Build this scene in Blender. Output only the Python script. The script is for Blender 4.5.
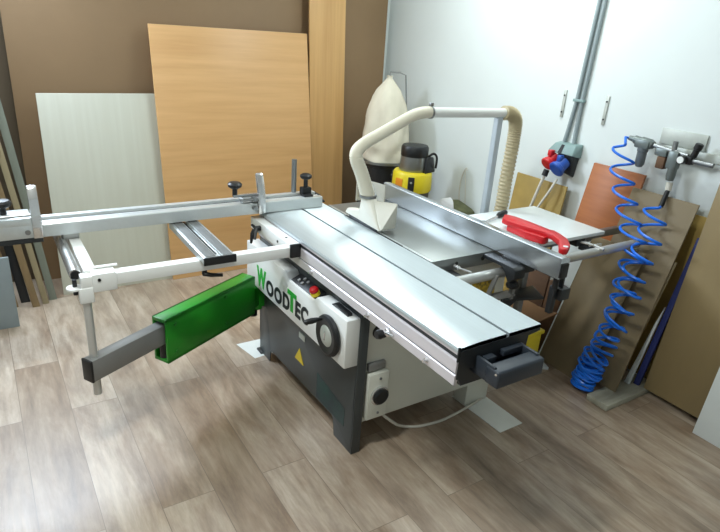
import bpy, bmesh, math, random
from mathutils import Vector, Matrix
random.seed(7)
SC = bpy.context.scene
COL = SC.collection
for o in list(bpy.data.objects): bpy.data.objects.remove(o)

# ------------------------------------------------------------------ camera
PIT, ROL, AZ, FPX = math.radians(22.06491152), math.radians(4.17891189), math.radians(146.11042645), 582.03
CAM = Vector((0, 0, 1.7))
_f = Vector((math.cos(AZ)*math.cos(PIT), math.sin(AZ)*math.cos(PIT), -math.sin(PIT)))
_r = Vector((math.sin(AZ), -math.cos(AZ), 0))
_u = _r.cross(_f)
_c, _s = math.cos(ROL), math.sin(ROL)
R2, U2 = _c*_r + _s*_u, -_s*_r + _c*_u
cd = bpy.data.cameras.new('camera'); cam = bpy.data.objects.new('camera', cd); COL.objects.link(cam)
cd.sensor_fit = 'HORIZONTAL'; cd.sensor_width = 36; cd.lens = FPX/720*36; cd.clip_start = .02
M = Matrix.Identity(4)
for i in range(3): M[i][0], M[i][1], M[i][2], M[i][3] = R2[i], U2[i], -_f[i], CAM[i]
cam.matrix_world = M
SC.camera = cam

# ------------------------------------------------------------------ light, exposure
SC.view_settings.view_transform = 'Standard'; SC.view_settings.look = 'None'
SC.view_settings.gamma = 1; SC.view_settings.use_curve_mapping = False
SC.view_settings.exposure = 0.0
w = bpy.data.worlds.new('world'); SC.world = w; w.use_nodes = True
w.node_tree.nodes['Background'].inputs[0].default_value = (.80, .90, 1, 1)
w.node_tree.nodes['Background'].inputs[1].default_value = .12
def area(name, loc, rot, sx, sy, power, color):
    l = bpy.data.lights.new(name, 'AREA'); l.shape = 'RECTANGLE'; l.size = sx; l.size_y = sy
    l.energy = power; l.color = color
    o = bpy.data.objects.new(name, l); COL.objects.link(o); o.location = loc; o.rotation_euler = rot
    return o
area('ceiling_lamp_light', (-1.25, .0, 2.66), (0, 0, 0), .14, .6, 38, (.95, 1, .96))
area('ceiling_lamp_light', (-2.5, 2.3, 2.66), (0, 0, 0), 1.25, .16, 25, (.90, 1, .99))
area('window_daylight', (-4.08, -.10, 2.30), (0, math.radians(-80), 0), .6, 1.1, 100, (.74, .86, 1))

# ------------------------------------------------------------------ materials
MATS = {}
def lin(c): return tuple((x/255/12.92 if x/255 <= .04045 else ((x/255+.055)/1.055)**2.4) for x in c)
def mat(name, rgb, rough=.5, metal=0., noise=0., scale=(8, 8, 8), rgb2=None, bump=0., coat=0., detail=4, trans=0., aniso=0., rvar=0.):
    if name in MATS: return MATS[name]
    m = bpy.data.materials.new(name); m.use_nodes = True; nt = m.node_tree; N, L = nt.nodes, nt.links
    b = N['Principled BSDF']
    c = lin(rgb); c2 = lin(rgb2) if rgb2 else tuple(x*(1-noise) for x in c)
    b.inputs['Roughness'].default_value = rough; b.inputs['Metallic'].default_value = metal
    b.inputs['Coat Weight'].default_value = coat
    if aniso:
        b.inputs['Anisotropic'].default_value = aniso
        tg = N.new('ShaderNodeCombineXYZ'); tg.inputs[0].default_value = 1; L.new(tg.outputs[0], b.inputs['Tangent'])
    if trans:
        b.inputs['Transmission Weight'].default_value = trans
    tc = N.new('ShaderNodeTexCoord'); mp = N.new('ShaderNodeMapping'); mp.inputs['Scale'].default_value = scale
    nz = N.new('ShaderNodeTexNoise'); nz.inputs['Scale'].default_value = 1; nz.inputs['Detail'].default_value = detail
    nz.inputs['Roughness'].default_value = .6
    L.new(tc.outputs['Object'], mp.inputs[0]); L.new(mp.outputs[0], nz.inputs[0])
    rp = N.new('ShaderNodeValToRGB'); rp.color_ramp.elements[0].position = .3; rp.color_ramp.elements[1].position = .7
    rp.color_ramp.elements[0].color = (*c2, 1); rp.color_ramp.elements[1].color = (*c, 1)
    L.new(nz.outputs[0], rp.inputs[0]); L.new(rp.outputs[0], b.inputs['Base Color'])
    if rvar:
        mr = N.new('ShaderNodeMapRange'); mr.inputs['To Min'].default_value = rough-rvar; mr.inputs['To Max'].default_value = rough+rvar
        L.new(nz.outputs[0], mr.inputs[0]); L.new(mr.outputs[0], b.inputs['Roughness'])
    if bump:
        bp = N.new('ShaderNodeBump'); bp.inputs['Strength'].default_value = bump; bp.inputs['Distance'].default_value = .01
        L.new(nz.outputs[0], bp.inputs['Height']); L.new(bp.outputs[0], b.inputs['Normal'])
    MATS[name] = m; return m

M_WALL = mat('painted_wall', (226, 232, 230), .85, noise=.06, scale=(1.2, 1.2, 1.2), bump=.02)
M_CEIL = mat('white_ceiling', (235, 236, 232), .9, noise=.03)
M_HARD = mat('brown_hardboard', (148, 120, 88), .6, noise=.15, scale=(1.3, 1.3, 1.3), detail=8)
M_BEECH = mat('beech_veneer', (222, 176, 120), .42, rgb2=(207, 159, 104), scale=(3, 1.2, 22), detail=6)
M_BEECHV = mat('beech_veneer_upright', (216, 172, 114), .45, rgb2=(198, 153, 96), scale=(3, 24, .8), detail=6)
M_PALE = mat('pale_veneer', (206, 206, 192), .5, rgb2=(200, 199, 184), scale=(3, 30, 1.0), detail=6)
M_ORANGE = mat('alder_veneer', (174, 105, 57), .45, rgb2=(152, 88, 45), scale=(2.5, 3, 26), detail=6)
M_OLIVE = mat('olive_hardboard', (140, 122, 86), .6, noise=.15, scale=(5, 5, 5), detail=8)
M_OLIVE2 = mat('olive_grey_hardboard', (134, 118, 90), .55, noise=.14, scale=(4, 4, 1.5), detail=8)
M_OLIVE3 = mat('tan_hardboard', (150, 130, 92), .5, noise=.16, scale=(5, 5, 1.4), detail=8)
M_OSB = mat('mustard_board', (172, 144, 76), .6, noise=.22, scale=(9, 9, 9), detail=8)
M_WHITEBD = mat('white_laminate', (226, 232, 232), .3, noise=.03)
M_GREYBD = mat('grey_board', (136, 146, 150), .5, noise=.08)
M_WOOD = mat('raw_timber', (152, 128, 92), .7, noise=.3, scale=(20, 20, 2), detail=6)
M_WOOD2 = mat('pale_timber', (168, 154, 122), .7, noise=.25, scale=(20, 20, 2), detail=6)
M_WOOD3 = mat('grey_green_timber', (136, 142, 130), .7, noise=.25, scale=(20, 20, 2), detail=6)
M_BLOCK = mat('weathered_timber', (176, 174, 158), .8, noise=.35, scale=(24, 5, 24), detail=8, bump=.1)
M_SCRAP = mat('dark_timber', (106, 76, 52), .7, noise=.3, scale=(6, 6, 18), detail=6)
M_CARTON = mat('brown_cardboard', (140, 104, 70), .8, noise=.12, scale=(4, 4, 4))
M_WHITE = mat('white_enamel', (232, 233, 230), .32, noise=.02, coat=.2)
M_BODY = mat('cream_enamel', (218, 218, 206), .28, noise=.03, coat=.3)
M_DARK = mat('charcoal_enamel', (62, 67, 68), .42, noise=.12)
M_BLACK = mat('black_plastic', (22, 23, 25), .42, noise=.1)
M_BLACKM = mat('black_steel', (36, 39, 42), .45, noise=.1)
M_TRAY = mat('slate_plastic', (50, 57, 67), .45, noise=.08)
M_GREEN = mat('green_enamel', (28, 138, 30), .38, noise=.08, coat=.2)
M_GREENT = mat('green_print', (40, 168, 56), .5)
M_GREYARM = mat('grey_enamel', (134, 134, 132), .4, .25, noise=.06)
M_ALU = mat('anodised_aluminium', (202, 207, 207), .36, .6, noise=.05, scale=(1.5, 60, 60), rvar=.05)
M_SLIDE = mat('brushed_aluminium', (212, 221, 225), .36, .68, noise=.06, scale=(1.2, 90, 90), aniso=.9)
M_IRON = mat('ground_cast_iron', (142, 146, 145), .40, .72, noise=.10, scale=(3, 3, 3), detail=8, rvar=.06)
M_CHROME = mat('polished_steel', (222, 222, 222), .22, .85, noise=.04)
M_ZINC = mat('zinc_tube', (206, 208, 206), .32, .55, noise=.05)
M_STEEL = mat('dull_steel', (150, 152, 152), .38, .9, noise=.1)
M_RAILP = mat('rail_paint', (222, 216, 220), .38, .35, noise=.03, scale=(1, 60, 60))
M_SLOT = mat('dark_groove', (52, 54, 56), .5, .3)
M_GRIP = mat('grey_ribbed_strip', (112, 114, 114), .6, noise=.25, scale=(14, 60, 14))
M_HOOD = mat('ivory_plastic', (226, 223, 210), .4, noise=.05, trans=.12)
M_HOODC = mat('clear_plastic', (232, 230, 218), .25, noise=.03, trans=.6)
M_HOSE = mat('ivory_hose', (222, 216, 196), .5, noise=.06)
M_HOSEB = mat('beige_hose', (196, 182, 146), .5, noise=.1)
M_PIPE = mat('white_pipe', (226, 228, 224), .35, noise=.02)
M_POST = mat('blue_grey_post', (176, 186, 192), .4, noise=.04)
M_BAG = mat('filter_cloth', (224, 216, 196), .9, noise=.08, scale=(14, 14, 6), bump=.15)
M_DRUM = mat('black_drum', (26, 26, 28), .4, noise=.1)
M_YEL = mat('yellow_plastic', (226, 204, 36), .4, noise=.06)
M_ORG = mat('orange_print', (226, 140, 30), .5)
M_RED = mat('red_plastic', (206, 30, 38), .38, noise=.06)
M_REDB = mat('red_button', (190, 24, 30), .35)
M_BLUE = mat('blue_plastic', (34, 82, 172), .38, noise=.08)
M_HOSEBL = mat('blue_hose', (22, 112, 226), .3, noise=.08)
M_BLUEB = mat('blue_board_edge', (44, 54, 112), .55, noise=.1)
M_TEAL = mat('teal_grey_plastic', (134, 158, 156), .45, noise=.06)
M_CONDUIT = mat('grey_conduit', (146, 158, 160), .45, noise=.05)
M_CABLE = mat('white_cable', (214, 210, 198), .5, noise=.05)
M_VAC = mat('grey_metallic', (142, 144, 142), .3, .7, noise=.08)
M_VACB = mat('brown_grey_tank', (98, 92, 82), .5, .3, noise=.15)
M_PLATE = mat('zinc_plate', (196, 200, 192), .5, .3, noise=.18, scale=(14, 14, 14))
M_PAD = mat('white_floor_sheet', (240, 244, 240), .4, noise=.06, scale=(8, 8, 8))
M_REGB = mat('grey_cast_body', (118, 126, 124), .4, .5, noise=.1)
M_SMOKE = mat('smoked_bowl', (112, 120, 124), .3, .2, noise=.1)
M_GLASSW = mat('gauge_face', (232, 234, 230), .3)
M_LEAF = mat('olive_canvas', (96, 98, 66), .8, noise=.45, scale=(22, 22, 22), detail=6)
M_RAG = mat('white_rag', (206, 206, 204), .9, noise=.1)
M_INK = mat('black_print', (30, 33, 36), .5)
M_WARN = mat('yellow_sticker', (206, 178, 40), .5)

def floor_mat():
    m = bpy.data.materials.new('laminate_planks'); m.use_nodes = True; nt = m.node_tree; N, L = nt.nodes, nt.links
    b = N['Principled BSDF']
    tc = N.new('ShaderNodeTexCoord'); mp = N.new('ShaderNodeMapping')
    mp.inputs['Location'].default_value = (.03, .031, 0)
    L.new(tc.outputs['Object'], mp.inputs[0])
    br = N.new('ShaderNodeTexBrick'); br.offset = .37; br.offset_frequency = 2
    br.inputs['Scale'].default_value = 1; br.inputs['Brick Width'].default_value = 1.25; br.inputs['Row Height'].default_value = .199
    br.inputs['Mortar Size'].default_value = .0016; br.inputs['Mortar Smooth'].default_value = .3; br.inputs['Bias'].default_value = 0
    br.inputs['Color1'].default_value = (0, 0, 0, 1); br.inputs['Color2'].default_value = (1, 1, 1, 1); br.inputs['Mortar'].default_value = (.5, .5, .5, 1)
    L.new(mp.outputs[0], br.inputs['Vector'])
    # grain: shifted per plank
    ad = N.new('ShaderNodeVectorMath'); ad.operation = 'MULTIPLY_ADD'
    ad.inputs[1].default_value = (7, 13, 5)
    L.new(br.outputs['Color'], ad.inputs[0]); L.new(mp.outputs[0], ad.inputs[2])
    def noise(scale, detail, dist=0.):
        p = N.new('ShaderNodeMapping'); p.inputs['Scale'].default_value = scale; L.new(ad.outputs[0], p.inputs[0])
        z = N.new('ShaderNodeTexNoise'); z.inputs['Scale'].default_value = 1; z.inputs['Detail'].default_value = detail
        z.inputs['Roughness'].default_value = .65; z.inputs['Distortion'].default_value = dist
        L.new(p.outputs[0], z.inputs[0]); return z
    n1 = noise((2.6, 13, 1), 9, .35); n2 = noise((6, 55, 1), 5, .3); n3 = noise((2.2, 5.5, 1), 6, .6)
    r1 = N.new('ShaderNodeValToRGB'); e = r1.color_ramp.elements
    e[0].position = .28; e[0].color = (*lin((138, 123, 108)), 1); e[1].position = .74; e[1].color = (*lin((205, 194, 179)), 1)
    x = r1.color_ramp.elements.new(.5); x.color = (*lin((178, 163, 146)), 1)
    L.new(n1.outputs[0], r1.inputs[0])
    r2 = N.new('ShaderNodeValToRGB'); e = r2.color_ramp.elements
    e[0].position = .3; e[0].color = (.72, .70, .68, 1); e[1].position = .62; e[1].color = (1, 1, 1, 1); L.new(n2.outputs[0], r2.inputs[0])
    mx = N.new('ShaderNodeMix'); mx.data_type = 'RGBA'; mx.blend_type = 'MULTIPLY'; mx.inputs['Factor'].default_value = .7
    L.new(r1.outputs[0], mx.inputs['A']); L.new(r2.outputs[0], mx.inputs['B'])
    r3 = N.new('ShaderNodeValToRGB'); e = r3.color_ramp.elements
    e[0].position = .0; e[0].color = (.74, .66, .58, 1); e[1].position = 1; e[1].color = (1.08, 1.06, 1.04, 1)
    y = e.new(.35); y.color = (.9, .86, .82, 1)
    L.new(br.outputs['Color'], r3.inputs[0])
    mx2 = N.new('ShaderNodeMix'); mx2.data_type = 'RGBA'; mx2.blend_type = 'MULTIPLY'; mx2.inputs['Factor'].default_value = 1
    L.new(mx.outputs['Result'], mx2.inputs['A']); L.new(r3.outputs[0], mx2.inputs['B'])
    r4 = N.new('ShaderNodeValToRGB'); e = r4.color_ramp.elements
    e[0].position = .34; e[0].color = (.66, .56, .48, 1); e[1].position = .6; e[1].color = (1, 1, 1, 1); L.new(n3.outputs[0], r4.inputs[0])
    mx3 = N.new('ShaderNodeMix'); mx3.data_type = 'RGBA'; mx3.blend_type = 'MULTIPLY'; mx3.inputs['Factor'].default_value = .8
    L.new(mx2.outputs['Result'], mx3.inputs['A']); L.new(r4.outputs[0], mx3.inputs['B'])
    mm = N.new('ShaderNodeMix'); mm.data_type = 'RGBA'; mm.inputs['B'].default_value = (*lin((120, 104, 88)), 1)
    L.new(br.outputs['Fac'], mm.inputs['Factor']); L.new(mx3.outputs['Result'], mm.inputs['A'])
    L.new(mm.outputs['Result'], b.inputs['Base Color'])
    b.inputs['Roughness'].default_value = .42; b.inputs['Coat Weight'].default_value = .7; b.inputs['Coat Roughness'].default_value = .36
    mr = N.new('ShaderNodeMapRange'); mr.inputs['To Min'].default_value = .36; mr.inputs['To Max'].default_value = .56
    L.new(n2.outputs[0], mr.inputs[0]); L.new(mr.outputs[0], b.inputs['Roughness'])
    bp = N.new('ShaderNodeBump'); bp.inputs['Strength'].default_value = .12; bp.inputs['Distance'].default_value = .004
    L.new(n2.outputs[0], bp.inputs['Height']); L.new(bp.outputs[0], b.inputs['Normal'])
    return m
M_FLOOR = floor_mat()

# ------------------------------------------------------------------ mesh helpers
V = Vector
def merge(bm, src):
    me = bpy.data.meshes.new('t'); src.to_mesh(me); src.free(); bm.from_mesh(me); bpy.data.meshes.remove(me)
def box(bm, a, b, bev=.003, M=None, seg=2):
    t = bmesh.new(); bmesh.ops.create_cube(t, size=1)
    a, b = V(a), V(b); c = (a+b)/2; s = b-a
    for v in t.verts: v.co = V((v.co.x*s.x, v.co.y*s.y, v.co.z*s.z))
    if bev: bmesh.ops.bevel(t, geom=t.edges[:], offset=min(bev, min(abs(x) for x in s)*.45), segments=seg, affect='EDGES', profile=.5)
    for v in t.verts: v.co += c
    if M is not None: bmesh.ops.transform(t, matrix=M, verts=t.verts)
    merge(bm, t)
def prism(bm, poly, axis, lo, hi, bev=0.):
    """poly: 2-D points in the two other axes (in xyz order), extruded along axis lo..hi"""
    t = bmesh.new(); o = [i for i in range(3) if i != axis]
    def mk(p, h):
        c = [0, 0, 0]; c[o[0]], c[o[1]] = p; c[axis] = h; return t.verts.new(c)
    A = [mk(p, lo) for p in poly]; B = [mk(p, hi) for p in poly]; n = len(poly)
    fa = t.faces.new(A); fb = t.faces.new(B[::-1])
    for i in range(n): t.faces.new((A[i], B[i], B[(i+1) % n], A[(i+1) % n]))
    bmesh.ops.recalc_face_normals(t, faces=t.faces)
    if bev: bmesh.ops.bevel(t, geom=t.edges[:], offset=bev, segments=2, affect='EDGES', profile=.5)
    merge(bm, t)
def frames(pts, closed=False):
    n = len(pts); T = []
    for i in range(n):
        a = pts[max(i-1, 0)]; b = pts[min(i+1, n-1)]
        T.append((b-a).normalized())
    up = V((0, 0, 1)) if abs(T[0].z) < .9 else V((1, 0, 0))
    N = (up - T[0]*up.dot(T[0])).normalized(); out = []
    for i in range(n):
        N = (N - T[i]*N.dot(T[i]))
        N = N.normalized() if N.length > 1e-6 else T[i].orthogonal().normalized()
        out.append((T[i], N, T[i].cross(N)))
    return out
def tube(bm, pts, r, seg=12, caps=True):
    pts = [V(p) for p in pts]; fr = frames(pts); rs = r if isinstance(r, (list, tuple)) else [r]*len(pts)
    rings = []
    for p, (T, N, B), q in zip(pts, fr, rs):
        rings.append([bm.verts.new(p + (N*math.cos(2*math.pi*k/seg) + B*math.sin(2*math.pi*k/seg))*q) for k in range(seg)])
    for a, b in zip(rings, rings[1:]):
        for k in range(seg): bm.faces.new((a[k], a[(k+1) % seg], b[(k+1) % seg], b[k]))
    if caps: bm.faces.new(rings[0][::-1]); bm.faces.new(rings[-1])
def cyl(bm, a, b, r, seg=20, bev=0.):
    a, b = V(a), V(b)
    if bev:
        d = (b-a).normalized()
        tube(bm, [a, a, a+d*bev, b-d*bev, b, b], [.0005, r-bev, r, r, r-bev, .0005], seg)
    else: tube(bm, [a, b], r, seg)
def lathe(bm, c, prof, seg=28, axis=(0, 0, 1)):
    """prof: (radius, height) list; rings about axis through c"""
    c = V(c); ax = V(axis).normalized()
    tube_pts = [c + ax*h for _, h in prof]
    n = ax.orthogonal().normalized(); b = ax.cross(n); rings = []
    for p, (r, h) in zip(tube_pts, prof):
        rings.append([bm.verts.new(p + (n*math.cos(2*math.pi*k/seg)+b*math.sin(2*math.pi*k/seg))*max(r, .0004)) for k in range(seg)])
    for A, B in zip(rings, rings[1:]):
        for k in range(seg): bm.faces.new((A[k], A[(k+1) % seg], B[(k+1) % seg], B[k]))
    bm.faces.new(rings[0][::-1]); bm.faces.new(rings[-1])
def hull(bm, pts, bev=0.):
    t = bmesh.new()
    for p in pts: t.verts.new(p)
    r = bmesh.ops.convex_hull(t, input=t.verts)
    bmesh.ops.delete(t, geom=[g for g in r['geom_interior'] if isinstance(g, bmesh.types.BMVert)], context='VERTS')
    bmesh.ops.dissolve_limit(t, angle_limit=.03, verts=t.verts, edges=t.edges)
    if bev: bmesh.ops.bevel(t, geom=t.edges[:], offset=bev, segments=2, affect='EDGES', profile=.5)
    merge(bm, t)
def spline(pts, n=8):
    pts = [V(p) for p in pts]; P = [pts[0]*2-pts[1]] + pts + [pts[-1]*2-pts[-2]]; out = []
    for i in range(1, len(P)-2):
        for k in range(n):
            t = k/n; a, b, c, d = P[i-1], P[i], P[i+1], P[i+2]
            out.append(.5*((2*b) + (c-a)*t + (2*a-5*b+4*c-d)*t*t + (3*b-a-3*c+d)*t**3))
    out.append(pts[-1]); return out
def worldpos(o):
    p = V((0, 0, 0))
    while o: p += o.location; o = o.parent
    return p
def build(name, bm, m, parent=None, label=None, origin=None, sharp=35):
    bmesh.ops.recalc_face_normals(bm, faces=bm.faces)
    me = bpy.data.meshes.new(name)
    if parent is not None: off = worldpos(parent)
    elif origin is not None: off = V(origin)
    else:
        zs = min(v.co.z for v in bm.verts); c = V((0, 0, 0))
        for v in bm.verts: c += v.co
        c /= len(bm.verts); off = V((c.x, c.y, zs))
    for v in bm.verts: v.co -= off
    bm.to_mesh(me); bm.free()
    for p in me.polygons: p.use_smooth = True
    me.set_sharp_from_angle(angle=math.radians(sharp))
    me.materials.append(m)
    o = bpy.data.objects.new(name, me); COL.objects.link(o)
    if parent is not None: o.parent = parent
    else: o.location = off
    if label: o['label'] = label
    return o
def tag(o, label, cat, group=None):
    o['label'] = label; o['category'] = cat
    if group: o['group'] = group
    return o
def thing(name, loc, label, cat, group=None):
    o = bpy.data.objects.new(name, None); COL.objects.link(o); o.location = loc; o.empty_display_size = .1
    return tag(o, label, cat, group)
def struct(name, bm, m):
    o = build(name, bm, m, origin=(0, 0, 0)); o['kind'] = 'structure'; return o
def part(name, m, parent, *cmds, label=None, sharp=35):
    """cmds: (func, args..., kwargs?)"""
    bm = bmesh.new()
    for c in cmds:
        kw = c[-1] if isinstance(c[-1], dict) else {}
        a = c[1:-1] if isinstance(c[-1], dict) else c[1:]
        c[0](bm, *a, **kw)
    return build(name, bm, m, parent, label, sharp=sharp)
def solo(name, m, label, cat, *cmds, group=None):
    return tag(part(name, m, None, *cmds), label, cat, group)
def leaning(bm, x0, x1, ybot, ytop, z0, z1, th, shear=0., bev=.0015):
    """a board along X leaning on the right wall; front face (low Y) passes ybot@z0 .. ytop@z1"""
    A = [(x0, ybot, z0), (x1, ybot, z0), (x1+shear, ytop, z1), (x0+shear, ytop, z1)]
    hull(bm, A + [(x, y+th, z) for x, y, z in A], bev)
def leaningL(bm, y0, y1, xbot, xtop, z0, z1, th, shear=0., bev=.0015):
    """a board along Y leaning on the left wall; front face (high X)"""
    A = [(xbot, y0, z0), (xbot, y1, z0), (xtop, y1+shear, z1), (xtop, y0+shear, z1)]
    hull(bm, A + [(x-th, y, z) for x, y, z in A], bev)

# ------------------------------------------------------------------ the room
XL, YR, ZC, XF, YN = -4.2, 2.93, 2.75, 2.6, -3.2
def slab(name, m, a, b):
    bm = bmesh.new(); box(bm, a, b, 0); return struct(name, bm, m)
slab('floor', M_FLOOR, (XL-.1, YN-.1, -.1), (XF+.1, YR+.1, 0))
slab('ceiling', M_CEIL, (XL-.1, YN-.1, ZC), (XF+.1, YR+.1, ZC+.1))
slab('wall_left', M_WALL, (XL-.1, YN-.1, 0), (XL, YR+.1, ZC))
slab('wall_right', M_WALL, (XL, YR, 0), (XF+.1, YR+.1, ZC))
slab('wall_front', M_WALL, (XF, YN-.1, 0), (XF+.1, YR, ZC))
slab('wall_near', M_WALL, (XL, YN-.1, 0), (XF, YN, ZC))

# ------------------------------------------------------------------ boards on the left wall
solo('hardboard_sheet', M_HARD, 'huge plain brown hardboard sheet covering the left wall behind the panels', 'board',
     (leaningL, .20, 2.86, -4.10, -4.135, .0, 1.98, .006))
solo('hardboard_sheet', mat('grey_brown_sheet', (104, 90, 72), .7, noise=.15, scale=(1.5, 1.5, 1.5)), 'dull grey brown sheet at the left frame edge behind the leaning strips', 'board',
     (leaningL, -1.3, .24, -4.15, -4.17, .0, 1.96, .006))  # darker grey brown sheet filling the area left of the brown one
solo('chipboard_panel', M_PALE, 'pale cream panel leaning at the left, lower left of the big beech panel', 'board',
     (leaningL, .300, 1.12, -3.810, -4.022, 0, 1.222, .016, .012))
solo('chipboard_panel', M_BEECH, 'large square beech coloured panel leaning behind the long crosscut fence', 'board',
     (leaningL, .985, 2.10, -3.780, -4.035, 0, 1.645, .018, .002))
solo('chipboard_panel', M_BEECHV, 'tall narrow beech board standing between beech panel and dust bag', 'board',
     (leaningL, 2.13, 2.43, -3.93, -4.08, 0, 2.68, .018, -.02))
for i, (b, t, wd, m, lab) in enumerate([
        ((-3.765, .235), (-4.03, .045), .042, M_WOOD3, 'pale grey green strip, rightmost of the leaning strips at the left edge'),
        ((-3.725, .190), (-3.99, -.02), .034, M_WOOD2, 'pale raw timber strip leaning next to the grey green strip at left'),
        ((-3.700, .135), (-3.97, -.09), .040, M_WOOD, 'tan timber strip leaning third from the right in the left bundle'),
        ((-3.79, .085), (-4.06, -.12), .05, M_BLACKM, 'dark strip with painted-in shade leaning behind the tan timber strips at left'),  # near-black colour puts the shade into this wood strip
        ((-3.74, .02), (-4.00, -.20), .045, M_WOOD, 'honey coloured strip at the left frame edge behind the flip stop knob')]):
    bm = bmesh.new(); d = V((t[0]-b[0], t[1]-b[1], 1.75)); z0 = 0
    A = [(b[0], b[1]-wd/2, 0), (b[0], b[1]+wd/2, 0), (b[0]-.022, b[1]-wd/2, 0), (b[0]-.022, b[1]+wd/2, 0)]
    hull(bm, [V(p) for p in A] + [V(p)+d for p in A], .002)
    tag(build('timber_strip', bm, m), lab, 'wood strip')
solo('grey_panel', M_GREYBD, 'small blue grey panel standing at the bottom of the left frame edge', 'board',
     (leaningL, -.42, .03, -3.475, -3.50, 0, .415, .016))

# ------------------------------------------------------------------ dust extractor in the corner
dx, dy = -3.68, 2.615
T = thing('dust_extractor', (dx, dy, 0), 'dust extractor with cream cloth filter bag over black drum in the corner', 'dust extractor')
def bag(bm):
    prof = [(.185, .775), (.196, .79), (.186, .81), (.192, .83), (.184, .85), (.196, .88), (.198, .92), (.194, .96), (.186, 1.0), (.182, 1.05), (.176, 1.10), (.164, 1.15), (.15, 1.20), (.128, 1.25), (.10, 1.30), (.062, 1.34), (.034, 1.37), (.02, 1.385), (.028, 1.40)]
    seg = 40; rings = []
    for r, z in prof:
        ring = []
        for k in range(seg):
            a = 2*math.pi*k/seg
            q = r*(.90 + (.05*math.sin(5*a+z*9) + .03*math.sin(7*a-z*31) + .022*math.sin(13*a+z*17) + .03*math.sin(3*a+z*47)*(1 if z < 1.0 else .3))*min(1, (1.42-z)*3))
            ring.append(bm.verts.new((dx+q*math.cos(a), dy+q*math.sin(a), z + (.012*math.sin(3*a) if z < .9 else 0))))
        rings.append(ring)
    for A, B in zip(rings, rings[1:]):
        for k in range(seg): bm.faces.new((A[k], A[(k+1) % seg], B[(k+1) % seg], B[k]))
    bm.faces.new(rings[0][::-1]); bm.faces.new(rings[-1])
part('filter_bag', M_BAG, T, (bag,), sharp=80)
part('drum', M_DRUM, T, (lathe, (dx, dy, 0), [(.0, .46), (.165, .46), (.178, .47), (.178, .74), (.182, .745), (.182, .775), (0, .775)], 36))
part('clamp_band', M_STEEL, T, (lathe, (dx, dy, 0), [(.17, .768), (.196, .768), (.196, .785), (.17, .785)], 36), label='bright steel clamp band')
part('hanger_rod', M_STEEL, T, (tube, [(dx, dy, 1.40), (dx, dy, 1.425), (dx+.04, dy+.06, 1.425), (dx+.06, dy+.10, 1.41), (dx+.115, dy+.155, .74)], .005, 8))
for sx, sy in ((-1, -1), (1, -1), (1, 1), (-1, 1)):
    part('leg', M_DRUM, T, (box, (dx+sx*.12-.014, dy+sy*.12-.014, 0), (dx+sx*.12+.014, dy+sy*.12+.014, .47)))

# ------------------------------------------------------------------ workshop vacuum
vx, vy = -3.22, 2.555
T = thing('shop_vacuum', (vx, vy, 0), 'workshop vacuum with grey and black motor head and yellow collar', 'vacuum')
part('tank', M_VACB, T, (lathe, (vx, vy, 0), [(0, .09), (.115, .09), (.128, .11), (.128, .67), (.0, .67)], 32))
part('collar', M_YEL, T, (lathe, (vx, vy, 0), [(.12, .665), (.138, .665), (.142, .68), (.139, .785), (.130, .80), (.07, .806), (0, .806)], 36))
part('motor_housing', M_VAC, T, (lathe, (vx, vy, 0), [(0, .80), (.095, .80), (.102, .815), (.094, .91), (0, .915)], 32))
part('motor_cap', M_BLACK, T, (lathe, (vx, vy, 0), [(0, .90), (.092, .90), (.097, .91), (.097, .965), (.088, .98), (0, .985)], 32))
part('switch_block', M_BLACK, T, (hull, [(vx+.03, vy-.0, .80), (vx+.125, vy+.015, .80), (vx+.09, vy+.13, .80), (vx, vy+.12, .80), (vx+.03, vy+.02, .91), (vx+.11, vy+.03, .905), (vx+.075, vy+.115, .905)], .006))
part('handle', M_BLACK, T, (tube, spline([(vx+.06, vy+.07, .90), (vx+.085, vy+.10, .93), (vx+.10, vy+.122, .905), (vx+.10, vy+.122, .83)], 5), .008, 8))
for a in (-40, 95, 215):
    c, s = math.cos(math.radians(a)), math.sin(math.radians(a))
    l = part('clamp_strap', M_BLACK, T, (box, (.128, -.022, .63), (.150, .022, .78), .003, Matrix.Translation((vx, vy, 0)) @ Matrix.Rotation(math.radians(a), 4, 'Z')))
    for z in (.68, .745):
        part('rivet', M_CHROME, l, (cyl, (vx+c*.148, vy+s*.148, z), (vx+c*.156, vy+s*.156, z), .008, 10))
part('warning_sticker', M_ORG, T, (box, (.1385, -.03, .70), (.1425, .03, .76), .001, Matrix.Translation((vx, vy, 0)) @ Matrix.Rotation(math.radians(-78), 4, 'Z')), label='orange printed sticker')
for a in (30, 150, 270):
    part('leg', M_BLACK, T, (box, (.09, -.02, 0), (.148, .02, .25), .004, Matrix.Translation((vx, vy, 0)) @ Matrix.Rotation(math.radians(a), 4, 'Z')))

# ------------------------------------------------------------------ TABLE SAW
SAW = thing('table_saw', (-2.1, 1.5, 0), 'large sliding table panel saw with charcoal frame, green swing arm and long aluminium table', 'table saw')
# charcoal front frame
bm = bmesh.new()
prism(bm, [(-2.645, 0), (-2.515, 0), (-2.505, .062), (-2.49, .075), (-1.845, .092), (-1.83, .075), (-1.818, 0), (-1.672, 0), (-1.672, .70), (-2.645, .70)], 1, 1.144, 1.150, .001)
prism(bm, [(1.144, 0), (1.188, 0), (1.188, .70), (1.144, .70)], 0, -1.678, -1.668, .001)
prism(bm, [(1.144, 0), (1.95, 0), (1.95, .10), (1.88, .12), (1.24, .12), (1.21, .0)], 0, -2.648, -2.638, 0)
box(bm, (-2.648, 1.144, .12), (-2.638, 1.95, .70), .001)
FR = build('front_frame', bm, M_DARK, SAW)
part('spec_plate', M_PLATE, FR, (box, (-2.178, 1.1405, .322), (-2.118, 1.1445, .352), .0012), label='small oval silver plate')
part('warning_triangle', M_WARN, FR, (prism, [(-2.215, .19), (-2.125, .19), (-2.17, .262)], 1, 1.1415, 1.1445, 0), label='yellow warning triangle')
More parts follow.
